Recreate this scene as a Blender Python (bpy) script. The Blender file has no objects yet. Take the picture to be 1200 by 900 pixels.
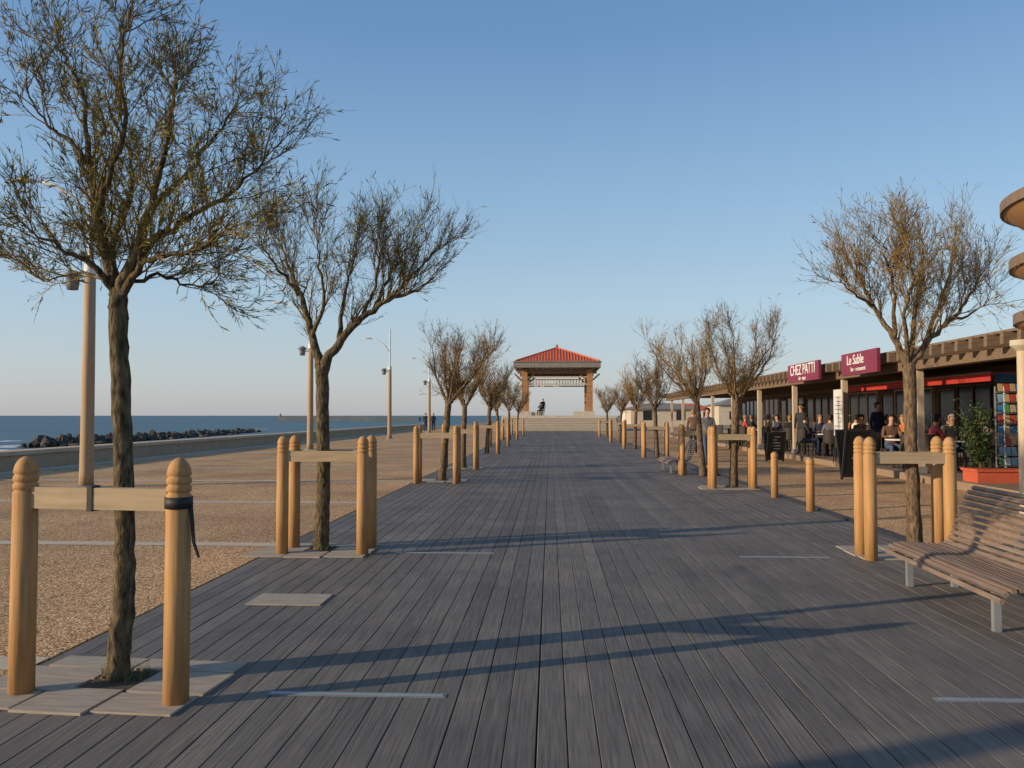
import bpy, bmesh, math, random
from mathutils import Vector, Matrix, Euler
R = math.radians
scene = bpy.context.scene
COL = scene.collection
H = 1.5
FPX = 975.0

# ------------------------------------------------------------------ camera
cam = bpy.data.cameras.new("camera"); cam.sensor_width = 36; cam.lens = 36*FPX/1200.0
cam.clip_start = 0.05; cam.clip_end = 60000
co = bpy.data.objects.new("camera", cam); COL.objects.link(co)
co.location = (0, 0, H)
co.rotation_euler = (R(90)+math.atan(37/FPX), 0, math.atan(45/FPX))
scene.camera = co
CM = Euler(co.rotation_euler).to_matrix()
def ray(px, py):
    return (CM @ Vector(((px-600)/FPX, -(py-450)/FPX, -1)))
def at(px, py, Y):
    d = ray(px, py); t = Y/d.y
    return Vector((d.x*t, Y, H+d.z*t))
def atx(px, py, X):
    d = ray(px, py); t = X/d.x
    return Vector((X, d.y*t, H+d.z*t))
def G(px, py, z=0.0):
    d = ray(px, py); t = (z-H)/d.z
    return Vector((d.x*t, d.y*t, z))

# ------------------------------------------------------------------ materials
def new_mat(name):
    m = bpy.data.materials.new(name); m.use_nodes = True
    nt = m.node_tree; b = nt.nodes['Principled BSDF']
    return m, nt, b
def M(name, c1, c2=None, scale=8, rough=.7, bump=.0, stretch=(1,1,1), detail=4, metal=0, spec=.4, contrast=.25):
    m, nt, b = new_mat(name)
    N, L = nt.nodes, nt.links
    b.inputs['Roughness'].default_value = rough
    b.inputs['Metallic'].default_value = metal
    b.inputs['Specular IOR Level'].default_value = spec
    if c2 is None: c2 = tuple(x*.72 for x in c1)
    tc = N.new('ShaderNodeTexCoord'); mp = N.new('ShaderNodeMapping'); mp.inputs['Scale'].default_value = stretch
    L.new(tc.outputs['Object'], mp.inputs[0])
    no = N.new('ShaderNodeTexNoise'); no.inputs['Scale'].default_value = scale; no.inputs['Detail'].default_value = detail
    L.new(mp.outputs[0], no.inputs['Vector'])
    rp = N.new('ShaderNodeValToRGB')
    rp.color_ramp.elements[0].position = .5-contrast; rp.color_ramp.elements[1].position = .5+contrast
    rp.color_ramp.elements[0].color = (*c2, 1); rp.color_ramp.elements[1].color = (*c1, 1)
    L.new(no.outputs['Fac'], rp.inputs[0]); L.new(rp.outputs[0], b.inputs['Base Color'])
    if bump:
        bp = N.new('ShaderNodeBump'); bp.inputs['Strength'].default_value = bump; bp.inputs['Distance'].default_value = .02
        L.new(no.outputs['Fac'], bp.inputs['Height']); L.new(bp.outputs[0], b.inputs['Normal'])
    return m

def gravel_mat():
    m, nt, b = new_mat('exposed_gravel'); N, L = nt.nodes, nt.links
    b.inputs['Roughness'].default_value = .85; b.inputs['Specular IOR Level'].default_value = .2
    tc = N.new('ShaderNodeTexCoord')
    v = N.new('ShaderNodeTexVoronoi'); v.inputs['Scale'].default_value = 55
    L.new(tc.outputs['Object'], v.inputs['Vector'])
    sp = N.new('ShaderNodeSeparateColor'); L.new(v.outputs['Color'], sp.inputs[0])
    rp = N.new('ShaderNodeValToRGB'); e = rp.color_ramp.elements
    e[0].position = 0; e[0].color = (.20,.105,.042,1)
    e[1].position = 1; e[1].color = (.80,.60,.36,1)
    x = e.new(.35); x.color = (.46,.265,.125,1)
    x = e.new(.7); x.color = (.58,.37,.19,1)
    L.new(sp.outputs[0], rp.inputs[0])
    n2 = N.new('ShaderNodeTexNoise'); n2.inputs['Scale'].default_value = .45; n2.inputs['Detail'].default_value = 7
    L.new(tc.outputs['Object'], n2.inputs['Vector'])
    r2 = N.new('ShaderNodeValToRGB'); r2.color_ramp.elements[0].position=.32; r2.color_ramp.elements[1].position=.66
    r2.color_ramp.elements[0].color=(.68,.66,.64,1); r2.color_ramp.elements[1].color=(1.1,1.05,.98,1)
    L.new(n2.outputs['Fac'], r2.inputs[0])
    mx = N.new('ShaderNodeMix'); mx.data_type='RGBA'; mx.blend_type='MULTIPLY'; mx.inputs[0].default_value=1
    L.new(rp.outputs[0], mx.inputs[6]); L.new(r2.outputs[0], mx.inputs[7])
    L.new(mx.outputs[2], b.inputs['Base Color'])
    bp = N.new('ShaderNodeBump'); bp.inputs['Strength'].default_value=.5; bp.inputs['Distance'].default_value=.008; bp.invert=True
    L.new(v.outputs['Distance'], bp.inputs['Height']); L.new(bp.outputs[0], b.inputs['Normal'])
    return m

def deck_mat():
    m, nt, b = new_mat('weathered_deck_wood'); N, L = nt.nodes, nt.links
    b.inputs['Roughness'].default_value = .68; b.inputs['Specular IOR Level'].default_value=.22
    tc = N.new('ShaderNodeTexCoord')
    a = N.new('ShaderNodeAttribute'); a.attribute_name='tone'
    rp = N.new('ShaderNodeValToRGB'); e = rp.color_ramp.elements
    e[0].position=0; e[0].color=(.134,.120,.104,1)
    e[1].position=1; e[1].color=(.206,.181,.150,1)
    x=e.new(.45); x.color=(.156,.140,.121,1)
    x=e.new(.8); x.color=(.178,.158,.134,1)
    L.new(a.outputs['Fac'], rp.inputs[0])
    mp = N.new('ShaderNodeMapping'); mp.inputs['Scale'].default_value=(70,2.2,1)
    L.new(tc.outputs['Object'], mp.inputs[0])
    gr = N.new('ShaderNodeTexNoise'); gr.inputs['Scale'].default_value=1; gr.inputs['Detail'].default_value=5
    L.new(mp.outputs[0], gr.inputs['Vector'])
    r2 = N.new('ShaderNodeValToRGB'); r2.color_ramp.elements[0].position=.3; r2.color_ramp.elements[1].position=.72
    r2.color_ramp.elements[0].color=(.68,.68,.68,1); r2.color_ramp.elements[1].color=(1.25,1.25,1.25,1)
    L.new(gr.outputs['Fac'], r2.inputs[0])
    big = N.new('ShaderNodeTexNoise'); big.inputs['Scale'].default_value=.8; big.inputs['Detail'].default_value=8; big.inputs['Roughness'].default_value=.62
    L.new(tc.outputs['Object'], big.inputs['Vector'])
    r3 = N.new('ShaderNodeValToRGB'); r3.color_ramp.elements[0].position=.32; r3.color_ramp.elements[1].position=.68
    r3.color_ramp.elements[0].color=(.74,.74,.76,1); r3.color_ramp.elements[1].color=(1.18,1.16,1.12,1)
    L.new(big.outputs['Fac'], r3.inputs[0])
    m1 = N.new('ShaderNodeMix'); m1.data_type='RGBA'; m1.blend_type='MULTIPLY'; m1.inputs[0].default_value=1
    m2 = N.new('ShaderNodeMix'); m2.data_type='RGBA'; m2.blend_type='MULTIPLY'; m2.inputs[0].default_value=1
    L.new(rp.outputs[0], m1.inputs[6]); L.new(r2.outputs[0], m1.inputs[7])
    L.new(m1.outputs[2], m2.inputs[6]); L.new(r3.outputs[0], m2.inputs[7])
    L.new(m2.outputs[2], b.inputs['Base Color'])
    bp = N.new('ShaderNodeBump'); bp.inputs['Strength'].default_value=.35; bp.inputs['Distance'].default_value=.006
    L.new(gr.outputs['Fac'], bp.inputs['Height']); L.new(bp.outputs[0], b.inputs['Normal'])
    return m

def sea_mat():
    m, nt, b = new_mat('sea_water'); N, L = nt.nodes, nt.links
    b.inputs['Roughness'].default_value=.45; b.inputs['Specular IOR Level'].default_value=.25
    tc=N.new('ShaderNodeTexCoord'); mp=N.new('ShaderNodeMapping'); mp.inputs['Scale'].default_value=(.02,.1,1)
    L.new(tc.outputs['Object'], mp.inputs[0])
    n=N.new('ShaderNodeTexNoise'); n.inputs['Scale'].default_value=1; n.inputs['Detail'].default_value=8
    L.new(mp.outputs[0], n.inputs['Vector'])
    rp=N.new('ShaderNodeValToRGB'); rp.color_ramp.elements[0].position=.35; rp.color_ramp.elements[1].position=.7
    rp.color_ramp.elements[0].color=(.03,.085,.11,1); rp.color_ramp.elements[1].color=(.07,.155,.18,1)
    L.new(n.outputs['Fac'], rp.inputs[0]); L.new(rp.outputs[0], b.inputs['Base Color'])
    bp=N.new('ShaderNodeBump'); bp.inputs['Strength'].default_value=1; bp.inputs['Distance'].default_value=1.2
    L.new(n.outputs['Fac'], bp.inputs['Height']); L.new(bp.outputs[0], b.inputs['Normal'])
    return m

def bark_mat(name, c1, c2):
    return M(name, c1, c2, scale=38, rough=.95, bump=1.0, stretch=(1,1,.32), detail=8, spec=.1, contrast=.17)

GRAVEL=gravel_mat(); DECK=deck_mat(); SEA=sea_mat()
SOIL=M('soil',(.09,.065,.042),scale=30,rough=1,bump=.6)
GRASS=M('weed_blades',(.12,.13,.04),(.06,.08,.02),scale=12,rough=.8)
EARTH=M('earth',(.3,.22,.14),scale=.3,rough=1)
GAP_SHADE=M('deck_gap_shade',(.03,.028,.026),rough=1)  # near-black colour standing in for the shade below the planks
BAND=M('pale_concrete_band',(.58,.49,.37),(.44,.37,.28),scale=5,rough=.85,bump=.1)
WALLM=M('seawall_stone',(.42,.32,.21),(.31,.23,.15),scale=3,rough=.9,bump=.3)
CAPM=M('seawall_cap',(.56,.44,.3),(.42,.33,.23),scale=3,rough=.9,bump=.2)
POST=M('turned_pine',(.5,.285,.122),(.33,.178,.072),scale=7,rough=.7,bump=.2,stretch=(5,5,.5),detail=8,spec=.2)
RAIL=M('pale_rail_wood',(.46,.345,.215),(.31,.23,.14),scale=6,rough=.75,bump=.12,stretch=(.6,5,5),detail=7)
PITB=M('pale_pit_board',(.43,.365,.28),(.27,.225,.175),scale=5,rough=.8,bump=.15,stretch=(1,6,1),detail=8)
STRAP=M('black_rubber',(.02,.02,.022),rough=.6)
STEEL=M('galvanised_steel',(.34,.35,.36),(.26,.27,.28),scale=4,rough=.5,metal=.5)
STRIPM=M('dull_aluminium',(.24,.25,.26),(.17,.18,.185),scale=9,rough=.6,metal=.3)
FROST=M('frosted_glass',(.27,.31,.32),(.2,.24,.25),rough=.35)
WHITEP=M('white_paint',(.68,.66,.62),(.55,.53,.49),scale=4,rough=.5)
TANP=M('pale_timber_post',(.55,.45,.33),(.43,.35,.25),scale=5,rough=.7,stretch=(4,4,.5))
GREYP=M('grey_paint',(.2,.2,.2),(.15,.15,.15),scale=4,rough=.5)
DARKM=M('dark_metal',(.035,.035,.038),rough=.45)
MASTW=M('mast_wood',(.42,.29,.17),(.31,.2,.11),scale=5,rough=.7,bump=.1,stretch=(5,5,.4))
SLAT=M('bench_slat_wood',(.255,.18,.132),(.14,.102,.078),scale=7,rough=.6,bump=.15,stretch=(5,.5,5),detail=6)
ROCK=M('dark_rock',(.085,.078,.07),(.035,.033,.03),scale=.8,rough=.95,bump=.5)
JETTY=M('hazy_jetty_stone',(.16,.18,.2),(.12,.14,.16),scale=.1,rough=.95)  # distance haze painted in as a bluish grey tint
BARKD=bark_mat('dark_bark',(.17,.135,.08),(.035,.028,.017))
BARKM=bark_mat('brown_bark',(.22,.155,.095),(.06,.044,.03))
TWIG=M('twig',(.31,.205,.095),(.17,.11,.052),scale=3,rough=.9,spec=.1)
TWIGD=M('dark_twig',(.24,.17,.075),(.12,.09,.042),scale=3,rough=.9,spec=.1)
LEAF=M('tamarisk_spray',(.27,.215,.05),(.15,.135,.032),scale=5,rough=.8,spec=.15)
LEAFB=M('tamarisk_spray_brown',(.29,.205,.065),(.17,.13,.04),scale=5,rough=.8,spec=.15)
LEAFG=M('shrub_leaf',(.06,.10,.025),(.025,.05,.012),scale=6,rough=.6)
ROOFT=M('red_tile',(.62,.145,.065),(.48,.10,.045),scale=2,rough=.7,bump=.3)
BRICK=M('orange_brick',(.42,.22,.1),(.3,.15,.07),scale=3,rough=.85,bump=.2)
STONE=M('light_stone',(.52,.46,.38),(.42,.37,.3),scale=2,rough=.85)
RISER_SHADE=M('stone_riser_shade',(.36,.31,.25),(.3,.26,.21),scale=2,rough=.85)  # the step stone darkened, riser shadow put into its colour
FASC=M('grey_fascia',(.24,.22,.195),(.19,.175,.155),scale=2,rough=.7)
CANW=M('weathered_canopy_wood',(.21,.145,.095),(.115,.08,.054),scale=5,rough=.8,stretch=(.5,3,3),bump=.1)
SIGN=M('magenta_sign',(.21,.028,.06),(.17,.02,.05),scale=1,rough=.5)
LETTER=M('white_lettering',(.8,.78,.75),(.75,.73,.7),rough=.5)
FACADE=M('facade_brown',(.15,.095,.062),(.085,.056,.038),scale=1.5,rough=.8)
GLASS=M('dark_glass',(.02,.024,.028),(.012,.014,.016),rough=.12,spec=.5)
FRAME=M('timber_frame',(.2,.12,.07),rough=.6)
REDA=M('red_awning',(.42,.035,.025),(.33,.025,.015),scale=2,rough=.8)
TERR=M('terrace_board',(.3,.21,.14),(.2,.14,.095),scale=4,rough=.8,stretch=(1,6,1))
SLATE=M('chalkboard',(.018,.02,.02),rough=.6)
CHALK=M('chalk',(.5,.5,.48),rough=.9)
BALC=M('ochre_balcony',(.52,.3,.14),(.42,.23,.105),scale=2,rough=.7)
BALT=M('balcony_rim',(.2,.14,.10),rough=.7)
PLANTER=M('terracotta_planter',(.5,.10,.045),(.4,.075,.035),rough=.7)
WICK=M('dark_wicker',(.045,.035,.03),(.025,.02,.018),scale=60,rough=.7)
SKINM=M('skin',(.5,.28,.19),(.45,.24,.16),rough=.6)
FOAM=M('foam',(.75,.78,.8),(.6,.66,.7),scale=.3,rough=.9)
BLUEP=M('blue_poster',(.03,.12,.3),(.04,.2,.36),scale=3,rough=.6)
def solid(n,c,r=.75): return M(n,c,tuple(x*.8 for x in c),scale=9,rough=r)
CLOTH={'black':solid('black_cloth',(.02,.02,.022)),'navy':solid('navy_cloth',(.03,.04,.09)),'orange':solid('orange_cloth',(.5,.16,.05)),
 'grey':solid('grey_cloth',(.15,.15,.16)),'white':solid('white_cloth',(.7,.68,.64)),'denim':solid('denim',(.06,.09,.16)),'brown':solid('brown_cloth',(.14,.08,.05)),'red':solid('red_cloth',(.4,.05,.05))}
HAIR={'dark':solid('dark_hair',(.02,.014,.01)),'fair':solid('fair_hair',(.28,.17,.07)),'grey':solid('grey_hair',(.3,.29,.28))}

# ------------------------------------------------------------------ mesh helpers
class MB:
    def __init__(s): s.v=[]; s.f=[]
    def box(s, c, size, rot=None, taper=1.0):
        n=len(s.v); x,y,z=[k/2 for k in size]; c=Vector(c)
        for dz in (-1,1):
            k = taper if dz>0 else 1
            for dx,dy in ((-1,-1),(1,-1),(1,1),(-1,1)):
                p=Vector((dx*x*k,dy*y*k,dz*z))
                if rot is not None: p=rot@p
                s.v.append(c+p)
        for q in ((3,2,1,0),(4,5,6,7),(0,1,5,4),(1,2,6,5),(2,3,7,6),(3,0,4,7)): s.f.append([n+i for i in q])
        return s
    def b6(s,x0,x1,y0,y1,z0,z1): return s.box(((x0+x1)/2,(y0+y1)/2,(z0+z1)/2),(x1-x0,y1-y0,z1-z0))
    def tube(s, pts, rads, sides=6, cap=True):
        n0=len(s.v); k=len(pts)
        ref=None
        for i in range(k):
            if i==0: t=pts[1]-pts[0]
            elif i==k-1: t=pts[-1]-pts[-2]
            else: t=pts[i+1]-pts[i-1]
            if t.length<1e-9: t=Vector((0,0,1))
            t=t.normalized()
            if ref is None:
                ref=Vector((1,0,0)) if abs(t.x)<.8 else Vector((0,1,0))
            u=(ref-t*ref.dot(t))
            if u.length<1e-6: u=t.orthogonal()
            u.normalize(); w=t.cross(u); ref=u
            r=rads[i]
            for j in range(sides):
                a=2*math.pi*j/sides
                s.v.append(pts[i]+u*(math.cos(a)*r)+w*(math.sin(a)*r))
        for i in range(k-1):
            for j in range(sides):
                a=n0+i*sides+j; b=n0+i*sides+(j+1)%sides
                s.f.append([a,b,b+sides,a+sides])
        if cap and sides>3:
            s.f.append([n0+j for j in range(sides)][::-1]); s.f.append([n0+(k-1)*sides+j for j in range(sides)])
        return s
    def lathe(s, prof, c=(0,0,0), seg=20, sx=1, sy=1):
        c=Vector(c); n0=len(s.v); k=len(prof)
        for r,z in prof:
            r=max(r,1e-4)
            for j in range(seg):
                a=2*math.pi*j/seg; s.v.append(c+Vector((r*math.cos(a)*sx,r*math.sin(a)*sy,z)))
        for i in range(k-1):
            for j in range(seg):
                a=n0+i*seg+j; b=n0+i*seg+(j+1)%seg
                s.f.append([a,b,b+seg,a+seg])
        return s
    def poly(s, pts):
        n=len(s.v); s.v += [Vector(p) for p in pts]; s.f.append(list(range(n,n+len(pts)))); return s
    def build(s,name,mat,parent=None,smooth=False,loc=None):
        me=bpy.data.meshes.new(name); me.from_pydata([tuple(v) for v in s.v],[],s.f); me.update()
        me.materials.append(mat)
        if smooth:
            for p in me.polygons: p.use_smooth=True
        o=bpy.data.objects.new(name,me); COL.objects.link(o)
        if parent: o.parent=parent
        if loc is not None: o.location=loc
        return o
def tag(o,label=None,cat=None,group=None,kind=None):
    if label: o['label']=label
    if cat: o['category']=cat
    if group: o['group']=group
    if kind: o['kind']=kind
    return o
def empty(name,loc=(0,0,0),rz=0,label=None,cat=None,group=None):
    o=bpy.data.objects.new(name,None); COL.objects.link(o); o.empty_display_size=.2
    o.location=loc; o.rotation_euler=(0,0,rz); return tag(o,label,cat,group)
def dup(root,loc,rz=0,label=None,scale=None,group=None):
    r=root.copy(); COL.objects.link(r); r.location=loc; r.rotation_euler=(0,0,rz)
    if scale: r.scale=scale
    if label: r['label']=label
    if group: r['group']=group
    for ch in list(root.children):
        c=ch.copy(); COL.objects.link(c); c.parent=r
        for g in list(ch.children):
            d=g.copy(); COL.objects.link(d); d.parent=c
    return r
def struct(name,mb,mat,smooth=False):
    o=mb.build(name,mat,None,smooth); o['kind']='structure'; return o

# ------------------------------------------------------------------ world + sun
to_sun=Vector((-.922,-.387,0)).normalized()
EL=R(14.5)
az=math.atan2(to_sun.x,to_sun.y)
ts=Vector((to_sun.x*math.cos(EL),to_sun.y*math.cos(EL),math.sin(EL)))
w=bpy.data.worlds.new("World"); scene.world=w; w.use_nodes=True
nt=w.node_tree; bg=nt.nodes['Background']; out=nt.nodes['World Output']
sky=nt.nodes.new('ShaderNodeTexSky'); sky.sky_type='NISHITA'; sky.sun_disc=False
sky.sun_elevation=EL; sky.sun_rotation=az % (2*math.pi)
sky.altitude=0; sky.air_density=1.0; sky.dust_density=1.0; sky.ozone_density=1.5
nt.links.new(sky.outputs[0],bg.inputs[0]); bg.inputs[1].default_value=.05
# a clear-evening gradient over elevation added to the physical sky
tc=nt.nodes.new('ShaderNodeTexCoord'); sx_=nt.nodes.new('ShaderNodeSeparateXYZ'); nt.links.new(tc.outputs['Generated'],sx_.inputs[0])
rp=nt.nodes.new('ShaderNodeValToRGB'); e=rp.color_ramp.elements
e[0].position=0; e[0].color=(.365,.375,.42,1); e[1].position=1; e[1].color=(.04,.095,.24,1)
for p_,c_ in ((.05,(.345,.395,.455)),(.13,(.295,.405,.51)),(.25,(.20,.335,.49)),(.42,(.10,.215,.405))):
    x=e.new(p_); x.color=(*c_,1)
nt.links.new(sx_.outputs['Z'],rp.inputs[0])
bg2=nt.nodes.new('ShaderNodeBackground'); bg2.inputs[1].default_value=1.0; nt.links.new(rp.outputs[0],bg2.inputs[0])
ad=nt.nodes.new('ShaderNodeAddShader'); nt.links.new(bg.outputs[0],ad.inputs[0]); nt.links.new(bg2.outputs[0],ad.inputs[1]); nt.links.new(ad.outputs[0],out.inputs['Surface'])
sl=bpy.data.lights.new('sun','SUN'); sl.energy=5.0; sl.angle=R(.5); sl.color=(1,.79,.53)
so=bpy.data.objects.new('sun',sl); COL.objects.link(so); so.rotation_euler=ts.to_track_quat('Z','Y').to_euler()
scene.view_settings.view_transform='Standard'; scene.view_settings.look='None'; scene.view_settings.exposure=0

# ------------------------------------------------------------------ ground, sea
b=MB(); b.b6(-15.2,500,-60,900,-8,-.04); struct('ground',b,EARTH)
b=MB(); b.poly([(-30000,-300,-4),(30000,-300,-4),(30000,40000,-4),(-30000,40000,-4)]); struct('sea',b,SEA)
b=MB(); b.b6(-14.6,-3.1,-30,130,-.035,0); struct('promenade_paving',b,GRAVEL)
b=MB(); b.b6(4.24,60,-30,130,-.035,0); struct('terrace_paving',b,GRAVEL)
b=MB(); b.b6(-3.1,4.24,80.5,130,-.035,0); struct('square_paving',b,BAND)
b=MB(); b.poly([(-3.1,-6,-.033),(4.24,-6,-.033),(4.24,80.5,-.033),(-3.1,80.5,-.033)]); struct('deck_gap_shade_sheet',b,GAP_SHADE)  # dark sheet added as the shade seen through the plank gaps
b=MB(); y=9.6-4.65*4
while y<80:
    b.poly([(-14.6,y-.13,.004),(-3.1,y-.13,.004),(-3.1,y+.13,.004),(-14.6,y+.13,.004)]); y+=4.65
struct('paving_bands',b,BAND)
b=MB(); b.poly([(-14.58,-30,.005),(-13.9,-30,.005),(-13.9,100,.005),(-14.58,100,.005)]); struct('wall_footing_strip',b,BAND)
rng=random.Random(4)
b=MB(); tones=[]
pw=.1434; n=int(round(7.3/pw)); gap=.0025
for i in range(n):
    x0=-3.08+i*pw; x1=x0+pw
    base=rng.random()
    y=-5-rng.random()*3
    g2=gap*2.4 if i==21 else gap*rng.uniform(.5,1.5)
    while y<80.4:
        L_=rng.choice([2.4,3.0,3.6,3.6,4.2]); ye=min(y+L_,80.45)
        dz=rng.uniform(-.0022,0)
        k=len(b.v)
        xa,xb,ya,yb=x0+g2,x1-gap,y+.0015,ye-.0015
        ch=.003
        for (px,py,pz) in ((xa+ch,ya,dz),(xb-ch,ya,dz),(xb-ch,yb,dz),(xa+ch,yb,dz),(xa,ya,dz-ch),(xb,ya,dz-ch),(xb,yb,dz-ch),(xa,yb,dz-ch),(xa,ya,-.03),(xb,ya,-.03),(xb,yb,-.03),(xa,yb,-.03)):
            b.v.append(Vector((px,py,pz)))
        fs=[(0,1,2,3),(4,0,3,7),(1,5,6,2),(8,4,7,11),(5,9,10,6),(4,5,1,0),(9,8,4,5)[::-1],(3,2,6,7)]
        t=min(1,max(0,.4*base+.6*rng.random()+rng.uniform(-.08,.08)))
        for q in fs: b.f.append([k+j for j in q]); tones.append(t)
        y=ye
o=struct('deck',b,DECK)
att=o.data.attributes.new('tone','FLOAT','FACE'); att.data.foreach_set('value',tones)
b=MB(); b.b6(4.235,4.30,9.9,46,-.03,.035); struct('deck_kerb',b,DARKM)
b=MB(); rng=random.Random(9)
for (px,py,wd) in ((-5,524,60),(20,522,26),(-30,528,80),(250,509,30),(5,517,30),(300,503,20)):
    c=G(px,py,-3.95); sc=c.y/FPX
    pts=[];m=14
    for j in range(m):
        a=2*math.pi*j/m; r=1+rng.uniform(-.35,.35)
        pts.append((c.x+math.cos(a)*wd*sc*.5*r,c.y+math.sin(a)*4.0*r,-3.95+rng.uniform(0,.01)))
    b.poly(pts)
struct('wave_foam',b,FOAM)

# ------------------------------------------------------------------ seawall
sw=empty('seawall',(-14.9,0,0),0,'low beige stone wall running along the sea side of the promenade','wall')
b=MB(); b.b6(-.3,.3,-10,100,-.5,.42); b.build('wall_body',WALLM,sw)
b=MB()
y=-10
while y<100: b.b6(-.36,.36,y+.006,min(y+2.4,100)-.006,.42,.53); y+=2.4
b.build('coping',CAPM,sw)
rng=random.Random(12)
bm=bmesh.new()
path=[Vector((-86,136,-4)),Vector((-90,180,-4)),Vector((-97,235,-4)),Vector((-102,290,-4))]
for k in range(420):
    t=rng.random()**.9*2.7; i=int(t); p=path[i].lerp(path[i+1],t-i)
    hh=(1.9-.45*t)
    off=rng.gauss(0,2.0)
    z=-4.2+max(0,(1-abs(off)/4.2))*hh*rng.uniform(.5,1.0)
    s=rng.uniform(.5,1.2)
    m=Matrix.Translation(p+Vector((off,rng.uniform(-2,2),z+4)))@Euler((rng.random()*6,rng.random()*6,rng.random()*6)).to_matrix().to_4x4()@Matrix.Diagonal((s*rng.uniform(.7,1.3),s,s*rng.uniform(.5,.9),1))
    r=bmesh.ops.create_icosphere(bm,subdivisions=1,radius=1,matrix=m)
    for v in r['verts']: v.co+=Vector((rng.uniform(-.2,.2),rng.uniform(-.2,.2),rng.uniform(-.16,.16)))
me=bpy.data.meshes.new('rock_groyne'); bm.to_mesh(me); bm.free(); me.materials.append(ROCK)
o=bpy.data.objects.new('rock_groyne',me); COL.objects.link(o)
tag(o,'long heap of dark boulders lying in the sea beyond the low wall','rocks',None,'stuff')
jt=empty('jetty',(0,800,-4),0,'thin hazy jetty on the sea horizon far to the left','jetty')
a0=at(325,489,800); a1=at(492,489,800)
MB().b6(a0.x,a1.x,-6,6,0,4.1).build('jetty_wall',JETTY,jt)
MB().b6(a0.x+6,a1.x-50,-2,2,4.1,4.9).build('parapet',JETTY,jt)
MB().lathe([(1.0,4.1),(.8,7.0),(.0,7.6)],(a0.x+3,0,0),10).build('beacon',JETTY,jt)

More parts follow.
